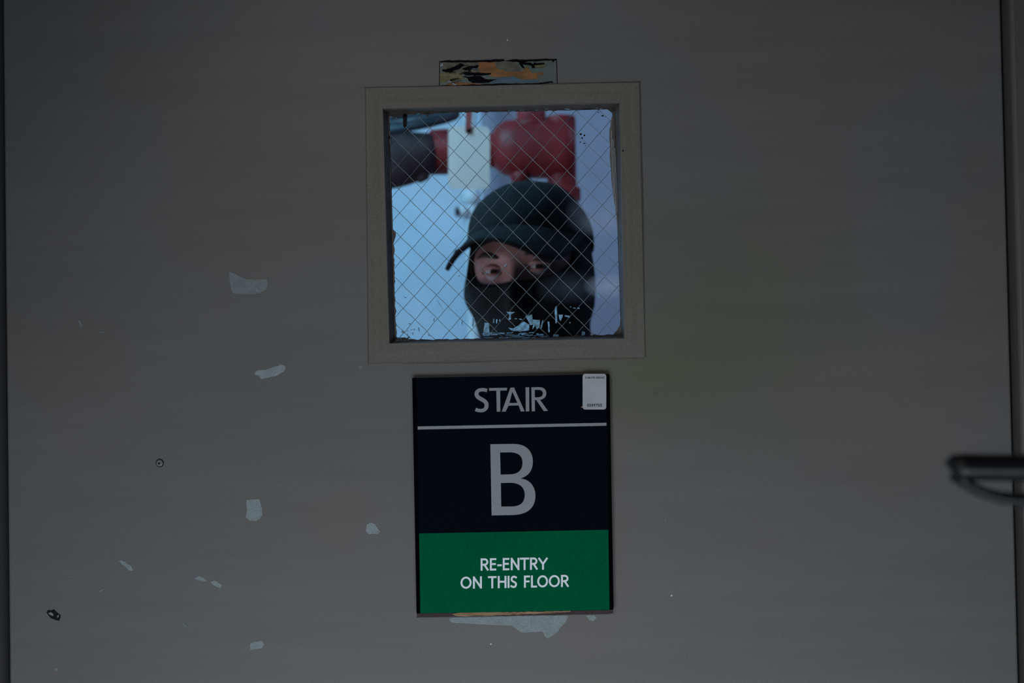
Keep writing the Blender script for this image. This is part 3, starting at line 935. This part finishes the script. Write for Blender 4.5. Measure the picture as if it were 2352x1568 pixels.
# white vertical pipe with coupling
PY = 1.72
pr_ = empty('wall_pipe', (P(1078, 500, PY).x, PY, 0), 'white vertical pipe on the back wall behind the hanging tag', 'pipe')
m = MB()
xp = P(1082, 500, PY).x
m.tube([(xp, PY, 0), (xp, PY, 2.6)], 0.0135, 20)
m.build('pipe_run', M['pipe_white'], pr_, smooth=True)
m = MB()
zc = P(1080, 452, PY).z
m.tube([(xp, PY, zc - .016), (xp, PY, zc - .014), (xp, PY, zc + .014), (xp, PY, zc + .016)], [0.014, 0.020, 0.020, 0.014], 20)
m.build('coupling', M['pipe_white'], pr_, smooth=True)
m = MB()
q = P(1062, 485, PY - .02)
m.ellipsoid(q, (.014, .012, .014), 16, 10)
m.build('pipe_elbow', M['pipe_white'], pr_, smooth=True)
m = MB()
q = P(1050, 486, PY - .035)
m.ellipsoid(q, (.005, .008, .011), 12, 8)
m.build('pipe_tap', M['iron'], pr_, smooth=True)
for zz in (0.9, 2.3):
    m = MB()
    m.tube([(xp, PY, zz), (xp, WB, zz)], 0.006, 10)
    m.build('pipe_clip', M['pipe_white'], pr_, smooth=True)

# red valve assembly
VY = 1.15
def V(x, y, dy=0.0): return P(x, y, VY + dy)
vr = empty('hose_valve', V(1290, 780), 'red painted pipe valve behind the person, dark iron cap at its left', 'valve')
s_ = (VY + D) / F   # metres per pixel there
m = MB()
m.tube([V(1128, 340), V(1131, 340), V(1140, 340), V(1158, 340), V(1185, 341), V(1230, 342), V(1260, 342), V(1290, 343), V(1316, 346), V(1320, 346)],
       [16 * s_, 34 * s_, 50 * s_, 62 * s_, 67 * s_, 68 * s_, 68 * s_, 68 * s_, 66 * s_, 60 * s_], 36)
m.build('valve_body', M['red'], vr, smooth=True)
m = MB()
m.tube([V(1220, 300), V(1220, 278), V(1220, 276), V(1220, 240), V(1220, 150)], [50 * s_, 44 * s_, 34 * s_, 33 * s_, 33 * s_], 24)
m.build('bonnet', M['red'], vr, smooth=True)
m = MB()
x0 = V(1289, 350)
m.tube([(x0.x, x0.y, V(1289, 268).z), (x0.x, x0.y, V(1289, 440).z)], 34 * s_, 28)
m.tube([(x0.x + 4 * s_, x0.y, V(1289, 432).z), (x0.x + 4 * s_, x0.y, V(1289, 462).z)], 39 * s_, 28)
m.tube([(x0.x, x0.y, V(1289, 460).z), (x0.x, x0.y, 0.0)], 26 * s_, 28)
m.build('riser_pipe', M['red'], vr, bevel=0.002)
m = MB()
m.tube([V(1190, 395, -.02), V(1200, 420, -.02)], [22 * s_, 20 * s_], 20)
m.build('drain_boss', M['red'], vr, smooth=True)
m = MB()
m.tube([V(1150, 345), V(1060, 347), V(1036, 348), V(1034, 348), V(992, 350), V(985, 350)], [40 * s_, 40 * s_, 42 * s_, 53 * s_, 52 * s_, 44 * s_], 28)
m.build('outlet_collar', M['red'], vr, smooth=False)
m = MB()
m.tube([V(1000, 352, -.01), V(975, 354, -.01), V(960, 358, -.01), V(935, 362, -.01), V(905, 366, -.01), V(880, 370, -.01), V(860, 372, -.01)], [46 * s_, 50 * s_, 56 * s_, 62 * s_, 66 * s_, 66 * s_, 56 * s_], 28, 0)
m.tube([V(965, 395, -.02), V(975, 414, -.02)], [16 * s_, 14 * s_], 14, 0)
m.build('outlet_cap', M['iron'], vr, smooth=True)
m = MB()
c = V(935, 290, -.06)
ring = []
for i in range(49):
    a = 2 * PI * i / 48
    ring.append(V(865 + 182 * math.cos(a), 288 + 16 * math.sin(a) - 26 * math.cos(a), -0.05 - 0.09 * math.sin(a)))
m.tube(ring, 10 * s_, 12, caps=False)
cc = V(865, 288, -.05)
for a in (0, 1.26, 2.51, 3.77, 5.03):
    m.tube([cc, V(865 + 178 * math.cos(a), 288 + 15 * math.sin(a) - 25 * math.cos(a), -0.05 - 0.088 * math.sin(a))], 7 * s_, 8)
m.tube([cc + Vector((0, 0, .01)), V(880, 340, -.02)], 10 * s_, 10)
m.build('handwheel', M['wheel'], vr, smooth=True)

# hanging tag
TY = 0.98
tgr = empty('hanging_tag', P(1078, 434, TY), 'blank off-white rounded tag hanging on a red strap', 'tag')
m = MB()
hole = arc(1075, 299, 5, 4, 0, 360, 12)[:-1]
m.prism([rrect(1029.5, 290, 1125, 434, 13), hole], TY, 0.0015)
m.build('tag_card', M['tag'], tgr)
m = MB()
m.stroke([(1075, 303), (1076, 285), (1077, 250), (1078, 215)], [13, 14, 15, 15], TY - 0.003, 0.0015)
m.tube([P(1077, 301, TY - .004), P(1077, 300, TY + .006)], 0.004, 10, 1)
zt = P(1078, 215, TY).z
xt = P(1078, 215, TY).x
m.tube([(xt, TY - .002, zt - .003), (xt, TY + .01, zt + .012), (xt, TY + .03, zt + .012)], 0.003, 10)
m.build('tag_strap', [M['pink'], M['tar']], tgr)
# conduit the strap hangs from (above the pane's view)
m = MB()
m.tube([(-1.5, TY + .03, zt + .0), (1.3, TY + .03, zt + .0)], 0.012, 16)
tag(m.build('conduit_pipe', M['pipe_white'], smooth=True), 'thin white horizontal conduit the tag strap hangs from', 'pipe')

# ------------------------------------------------------------------ the person
HYAW, HPITCH, HROLL = R(-15), R(1), R(-4)
HM = Matrix.Rotation(HYAW, 3, 'Z') @ Matrix.Rotation(HROLL, 3, 'Y') @ Matrix.Rotation(HPITCH, 3, 'X')
eye_mid = P(1181, 619, 0.515)
HC = eye_mid - HM @ Vector((0, -0.085, 0))
person = empty('person', (HC.x, HC.y + 0.02, 0.0), 'person in a black cap and black balaclava looking through the wired window', 'person')

TAB = [(.1135, .002, .002, .002, .018), (.1115, .018, .022, .022, .017), (.106, .033, .042, .044, .015), (.096, .046, .060, .060, .012), (.078, .060, .078, .079, .008), (.050, .070, .090, .092, .004), (.020, .073, .092, .096, 0),
       (0, .073, .089, .096, 0), (-.03, .072, .087, .090, 0), (-.06, .068, .086, .079, 0), (-.085, .063, .084, .068, 0),
       (-.105, .058, .078, .060, 0), (-.120, .053, .066, .055, .002), (-.135, .052, .046, .054, .006), (-.165, .055, .044, .058, .010), (-.22, .060, .048, .062, .016), (-.27, .068, .052, .066, .02)]
def prof(z):
    T = TAB
    if z >= T[0][0]: return T[0][1:]
    if z <= T[-1][0]: return T[-1][1:]
    for i in range(len(T) - 1):
        if T[i + 1][0] <= z <= T[i][0]:
            t = (T[i][0] - z) / (T[i][0] - T[i + 1][0])
            p0 = T[max(0, i - 1)]; p1 = T[i]; p2 = T[i + 1]; p3 = T[min(len(T) - 1, i + 2)]
            out = []
            for k in range(1, 5):
                # monotone-ish hermite
                m1 = (p2[k] - p0[k]) / max(1e-6, (p0[0] - p2[0])) * (p1[0] - p2[0])
                m2 = (p3[k] - p1[k]) / max(1e-6, (p1[0] - p3[0])) * (p1[0] - p2[0])
                h = (2*t**3 - 3*t*t + 1) * p1[k] + (t**3 - 2*t*t + t) * m1 + (-2*t**3 + 3*t*t) * p2[k] + (t**3 - t*t) * m2
                out.append(max(0.001, h) if k < 4 else h)
            return out
def gss(a, b): return math.exp(-(a * a + b * b))
def head_pt(phi, z, off=0.0, face=1.0):
    """phi = 0 is the face front, positive towards +x"""
    w_, f_, b_, cy = prof(z)
    s, c = math.sin(phi), math.cos(phi)
    e = 2.25
    ry = f_ if c > 0 else b_
    k = (abs(s) / 1) ** e + (abs(c) / 1) ** e
    k = k ** (-1 / e)
    x = w_ * s * k
    y = -ry * c * k + cy
    n = Vector((s / max(w_, .01), -c / max(ry, .01), 0)).normalized()
    p = Vector((x, y, z)) + n * off
    if z > 0.06:
        p.z += off * min(1, (z - 0.06) / 0.05)
    if c > 0 and face > 0:
        d = 0
        # nose
        d += 0.024 * gss(x / .011, (z + .046) / .018)
        d += 0.013 * gss(x / .009, (z + .022) / .020)
        d += 0.004 * gss(x / .010, (z - .004) / .016)
        # brow ridge, sockets, cheekbones
        for sx in (-1, 1):
            d -= 0.0115 * gss((x - sx * .031) / .017, (z - .001) / .012)
            d += 0.0040 * gss((x - sx * .032) / .022, (z - .022) / .008)
            d += 0.0050 * gss((x - sx * .044) / .018, (z + .034) / .018)
            d += 0.0030 * gss((x - sx * .031) / .015, (z + .0125) / .0045)
            d += 0.0030 * gss((x - sx * .031) / .015, (z - .0095) / .004)
        # lips and chin
        d += 0.006 * gss(x / .022, (z + .078) / .010)
        d += 0.006 * gss(x / .018, (z + .108) / .012)
        p.y -= d * face
    return p
def W(p): return HC + HM @ p

cols = 128
rows = [(-.27 + (.1185 + .27) * i / 130) for i in range(131)]
v, f = [], []
for z in rows:
    for k in range(cols):
        ph = 2 * PI * k / cols - PI
        v.append(W(head_pt(ph, z)))
for i in range(len(rows) - 1):
    for k in range(cols):
        a, b = i * cols + k, i * cols + (k + 1) % cols
        f.append((a, b, b + cols, a + cols))
# core torso under the jacket, continuous below the neck
tor = [(-.27, .068, .055), (-.30, .12, .07), (-.34, .165, .085), (-.45, .165, .10), (-.60, .15, .095), (-.75, .15, .095), (-.9, .165, .10)]
c0 = (len(rows) - 1) * cols
prev = 0
base_c = W(Vector((0, .01, -.27)))
for j, (dz, wx, wy) in enumerate(tor[1:]):
    st_ = len(v)
    for k in range(cols):
        ph = 2 * PI * k / cols - PI
        v.append(Vector((base_c.x + wx * math.sin(ph), base_c.y + .02 - wy * math.cos(ph), base_c.z + (dz + .27))))
    for k in range(cols):
        a, b = prev + k, prev + (k + 1) % cols
        f.append((a, b, st_ + (k + 1) % cols, st_ + k))
    prev = st_
f.append(tuple(prev + k for k in range(cols)))
body = obj('body', v, f, M['skin'], person, smooth=True)

# eyes
for sx in (-1, 1):
    ec = Vector((sx * .0305, -.0735, .0005))
    m = MB()
    look_d = (CAM - W(ec)).normalized()
    q = look_d.to_track_quat('Z', 'Y').to_matrix()
    m.ellipsoid(W(ec), (.0122,) * 3, 20, 14, 0, q)
    for i, fc in enumerate(m.f):
        cen = sum((m.v[j] for j in fc), Vector()) / len(fc) - W(ec)
        if cen.normalized().dot(look_d) > math.cos(R(27)): m.m[i] = 1
    m.build('eye', [M['sclera'], M['iris']], person, smooth=True)
    # eyelids: upper and lower rims
    m = MB()
    for up in (1, -1):
        pts = []
        for i in range(13):
            a = PI * i / 12
            lx = .0155 * math.cos(a)
            lz = (.0055 if up > 0 else .0048) * math.sin(a) * up + .0005
            dd = math.sqrt(max(0, .0131 ** 2 - min(.0125, abs(lx)) ** 2 - lz ** 2))
            pts.append(W(ec + Vector((lx, -dd - .0002, lz))))
        m.tube(pts, [.0012] + [.0026 if up > 0 else .0022] * 11 + [.0012], 8, 0)
    m.build('eyelid', M['skin'], person, smooth=True)
    m = MB()
    pts = []
    for i in range(9):
        t = i / 8
        ph = sx * (0.24 + t * 0.52)
        z = .0170 + .006 * math.sin(t * PI * .8)
        pts.append(W(head_pt(ph, z, 0.0005)))
    m.tube(pts, [.0018, .0034, .0038, .0038, .0036, .0032, .0026, .002, .001], 8, 0, flat=0.6)
    m.build('eyebrow', M['brow'], person, smooth=True)

# balaclava with one eye opening
phm0, phm1 = R(-60), R(64)
def opening(ph):
    mid = (phm0 + phm1) / 2; hw = (phm1 - phm0) / 2
    u = (ph - mid) / hw
    z0 = 0.013 + 0.004 * u
    if abs(u) >= 1: return z0, z0
    k = (1 - abs(u) ** 2.6) ** 0.5
    zb = z0 - 0.031 * k
    zt = z0 + 0.030 * k
    return zb, zt
v, f = [], []
NC = 180
NL, NU = 70, 44
def mask_off(ph, z):
    n = noise.noise(Vector((ph * 1.6, z * 14, 3.0)))
    fold = 0.0025 * math.sin(z * 130 + 2.2 * math.sin(ph * 1.3) + n * 2.5) * min(1, max(0, (-.035 - z) / .05))
    bag = 0.0
    c = math.cos(ph)
    if z < -.06:
        bag += (0.008 if math.sin(ph) < 0.3 and c > -.6 else 0.002) * min(1, (-.06 - z) / .05)
    cheek = 0.0085 * math.exp(-((z + .022) / .042) ** 2) * (0.35 + 0.65 * abs(math.sin(ph)))
    if math.sin(ph) > 0.3: cheek *= 0.35
    cheek += 0.007 * math.exp(-((z + .028) / .03) ** 2) * math.exp(-((ph + 1.4) / .5) ** 2)
    return 0.0045 + fold + bag + cheek + 0.0012 * n
for side in (0, 1):
    N_ = NL if side == 0 else NU
    st_ = len(v)
    for i in range(N_ + 1):
        t = i / N_
        for k in range(NC):
            ph = 2 * PI * k / NC - PI
            zb, zt = opening(ph)
            z = (-.235 + (zb + .235) * t) if side == 0 else (zt + (.117 - zt) * t)
            p = head_pt(ph, z, mask_off(ph, z), face=0.85)
            # rolled hem at the opening
            v.append(W(p))
    for i in range(N_):
        for k in range(NC):
            a, b = st_ + i * NC + k, st_ + i * NC + (k + 1) % NC
            f.append((a, b, b + NC, a + NC))
bal = obj('balaclava', v, f, M['knit'], person, smooth=True)
bm = bmesh.new(); bm.from_mesh(bal.data); bmesh.ops.remove_doubles(bm, verts=bm.verts, dist=0.0001)
bmesh.ops.recalc_face_normals(bm, faces=bm.faces); bm.to_mesh(bal.data); bm.free()
sd = bal.modifiers.new('thick', 'SOLIDIFY'); sd.thickness = 0.0022; sd.offset = -1
# hem of the opening
m = MB()
pts = []
for i in range(61):
    t = i / 60
    ph = phm0 + (phm1 - phm0) * (0.5 - 0.5 * math.cos(PI * t))
    pts.append(W(head_pt(ph, opening(ph)[0], .0042, face=.85)))
m.tube(pts, .0024, 8)
pts = []
for i in range(61):
    t = i / 60
    ph = phm0 + (phm1 - phm0) * (0.5 - 0.5 * math.cos(PI * t))
    pts.append(W(head_pt(ph, opening(ph)[1], .0042, face=.85)))
m.tube(pts, .0024, 8)
m.build('hem', M['knit'], bal, smooth=True)

# cap
CM = HM @ Matrix.Rotation(R(-5), 3, 'Z') @ Matrix.Rotation(R(1), 3, 'Y')
CC = HC + HM @ Vector((0.0, 0.006, 0.054))
def CW(p): return CC + CM @ p
cap = None
v, f = [], []
NCC, NR = 96, 26
def cap_pt(ph, t):
    """t 0 band .. 1 crown"""
    el = t * PI / 2
    rx, rf, rb, rz = .0800, .102, .104, .0690
    c, s = math.cos(ph), math.sin(ph)
    kk = (abs(s) ** 2.2 + abs(c) ** 2.2) ** (-1 / 2.2)
    s, c = s * kk, c * kk
    cr = math.cos(el) ** 0.84
    y = -(rf if c > 0 else rb) * c * cr
    x = rx * s * cr
    z = rz * math.sin(el) ** 1.05
    # six panel seams and soft wrinkles
    seam = min(abs(((ph + PI) % (PI / 3)) - 0), abs(((ph + PI) % (PI / 3)) - PI / 3))
    d = -0.0010 * math.exp(-(seam / 0.03) ** 2) + 0.0018 * noise.noise(Vector((x * 28, y * 28, z * 28)))
    zb = -0.002 - 0.016 * (1 - c) * (1 - t)     # lower at the back
    p = Vector((x, y + .006 * t, z + zb * (1 - t)))
    return p + p.normalized() * d
for i in range(NR + 1):
    for k in range(NCC):
        v.append(CW(cap_pt(2 * PI * k / NCC - PI, i / NR)))
for i in range(NR):
    for k in range(NCC):
        a, b = i * NCC + k, i * NCC + (k + 1) % NCC
        f.append((a, b, b + NCC, a + NCC))
cap = obj('cap', v, f, M['cap'], person, smooth=True)
cap['label'] = 'black baseball cap worn askew'
bm = bmesh.new(); bm.from_mesh(cap.data); bmesh.ops.remove_doubles(bm, verts=bm.verts, dist=0.0002)
bmesh.ops.recalc_face_normals(bm, faces=bm.faces); bm.to_mesh(cap.data); bm.free()
sd = cap.modifiers.new('thick', 'SOLIDIFY'); sd.thickness = 0.002; sd.offset = -1
m = MB(); m.ellipsoid(CW(cap_pt(0, 1) + Vector((0, 0, .001))), (.007, .007, .004), 16, 8)
m.build('button', M['cap'], cap, smooth=True)
v, f = [], []
NU_, NV_ = 40, 14
PHB = R(64)
for j in range(NV_ + 1):
    vv = j / NV_
    for i in range(NU_ + 1):
        u = -1 + 2 * i / NU_
        p0 = cap_pt(u * PHB, 0.0)
        ext = 0.064 * (1 - abs(u) ** 5.0)
        wid = 0.018 * math.copysign(abs(u) ** 1.5, u) * math.sin(min(1, vv * 1.1) * PI / 2)
        p = Vector((p0.x + wid * vv, p0.y - ext * vv, p0.z + 0.003))
        fwd_ = ext * vv / 0.064
        p.z -= 0.027 * (abs(p.x) / .07) ** 2 * fwd_ + 0.020 * fwd_ + 0.006 * (abs(p.x) / .07) ** 2
        p.z += 0.000
        v.append(CW(p))
for j in range(NV_):
    for i in range(NU_):
        a = j * (NU_ + 1) + i
        f.append((a, a + 1, a + NU_ + 2, a + NU_ + 1))
bill = obj('bill', v, f, M['cap'], cap, smooth=True)
sd = bill.modifiers.new('thick', 'SOLIDIFY'); sd.thickness = 0.0045; sd.offset = 0

# clothes: skinned figure below the neck
def skin(name, nodes, edges, material, parent, root_i=0, sub=2):
    me = bpy.data.meshes.new(name)
    me.from_pydata([tuple(n[0]) for n in nodes], edges, [])
    me.materials.append(material)
    o = bpy.data.objects.new(name, me)
    COL.objects.link(o)
    mod = o.modifiers.new('skin', 'SKIN')
    if not me.skin_vertices: bpy.context.view_layer.update()
    lay = me.skin_vertices[0] if me.skin_vertices else None
    if lay is None:
        bm = bmesh.new(); bm.from_mesh(me); bm.verts.layers.skin.verify(); bm.to_mesh(me); bm.free()
        lay = me.skin_vertices[0]
    for i, n in enumerate(nodes):
        r_ = n[1]
        lay.data[i].radius = r_ if isinstance(r_, tuple) else (r_, r_)
        lay.data[i].use_root = (i == root_i)
    mod.use_smooth_shade = True
    s2 = o.modifiers.new('sub', 'SUBSURF'); s2.levels = sub; s2.render_levels = sub
    o.parent = parent
    if parent.type == 'EMPTY':
        o.matrix_parent_inverse = Matrix.Translation(-parent.location)
    return o
bx, by, bz = base_c.x, base_c.y + .03, base_c.z
def B(x, y, z): return Vector((bx + x, by + y, bz + z))
# base_c is the neck base
nodes = [(B(0, 0, -.62), (.165, .115)), (B(0, 0, -.45), (.155, .11)), (B(0, 0, -.28), (.17, .115)), (B(0, 0, -.12), (.17, .105)), (B(0, -.005, -.03), (.085, .07)), (B(0, -.012, .012), (.070, .066)),
         (B(-.19, 0, -.10), .062), (B(-.245, .02, -.36), .05), (B(-.235, -.05, -.60), .04),
         (B(.19, 0, -.10), .062), (B(.245, .02, -.36), .05), (B(.235, -.05, -.60), .04)]
jk = skin('jacket', nodes, [(0, 1), (1, 2), (2, 3), (3, 4), (4, 5), (3, 6), (6, 7), (7, 8), (3, 9), (9, 10), (10, 11)], M['cloth'], person)
hipz = bz - .62
nodes = [(Vector((bx, by, hipz + .02)), (.15, .11)), (Vector((bx - .095, by, hipz - .12)), .088), (Vector((bx - .105, by, hipz * .52)), .062), (Vector((bx - .11, by, .10)), .052),
         (Vector((bx + .095, by, hipz - .12)), .088), (Vector((bx + .105, by, hipz * .52)), .062), (Vector((bx + .11, by, .10)), .052)]
skin('trousers', nodes, [(0, 1), (1, 2), (2, 3), (0, 4), (4, 5), (5, 6)], M['cloth'], person)
for sx in (-1, 1):
    nodes = [(Vector((bx + sx * .11, by + .03, .05)), (.042, .045)), (Vector((bx + sx * .11, by - .06, .042)), (.042, .038)), (Vector((bx + sx * .115, by - .17, .034)), (.043, .030))]
    skin('shoe', nodes, [(0, 1), (1, 2)], M['shoe'], person)
    hb = B(sx * .235, -.055, -.62)
    nodes = [(hb, (.026, .030)), (hb + Vector((0, -.01, -.05)), (.017, .036)), (hb + Vector((0, -.015, -.09)), (.014, .040))]
    edges = [(0, 1), (1, 2)]
    for q_, (oy, ln) in enumerate(((-.032, .062), (-.011, .072), (.010, .068), (.030, .052))):
        a = hb + Vector((0, oy - .015, -.098)); i0 = len(nodes)
        nodes += [(a, .0095), (a + Vector((-sx * .006, -.004, -ln * .55)), .009), (a + Vector((-sx * .018, -.006, -ln)), .0075)]
        edges += [(2, i0), (i0, i0 + 1), (i0 + 1, i0 + 2)]
    i0 = len(nodes)
    nodes += [(hb + Vector((-sx * .004, -.042, -.055)), .011), (hb + Vector((-sx * .012, -.060, -.085)), .0095)]
    edges += [(1, i0), (i0, i0 + 1)]
    skin('glove', nodes, edges, M['knit'], person)
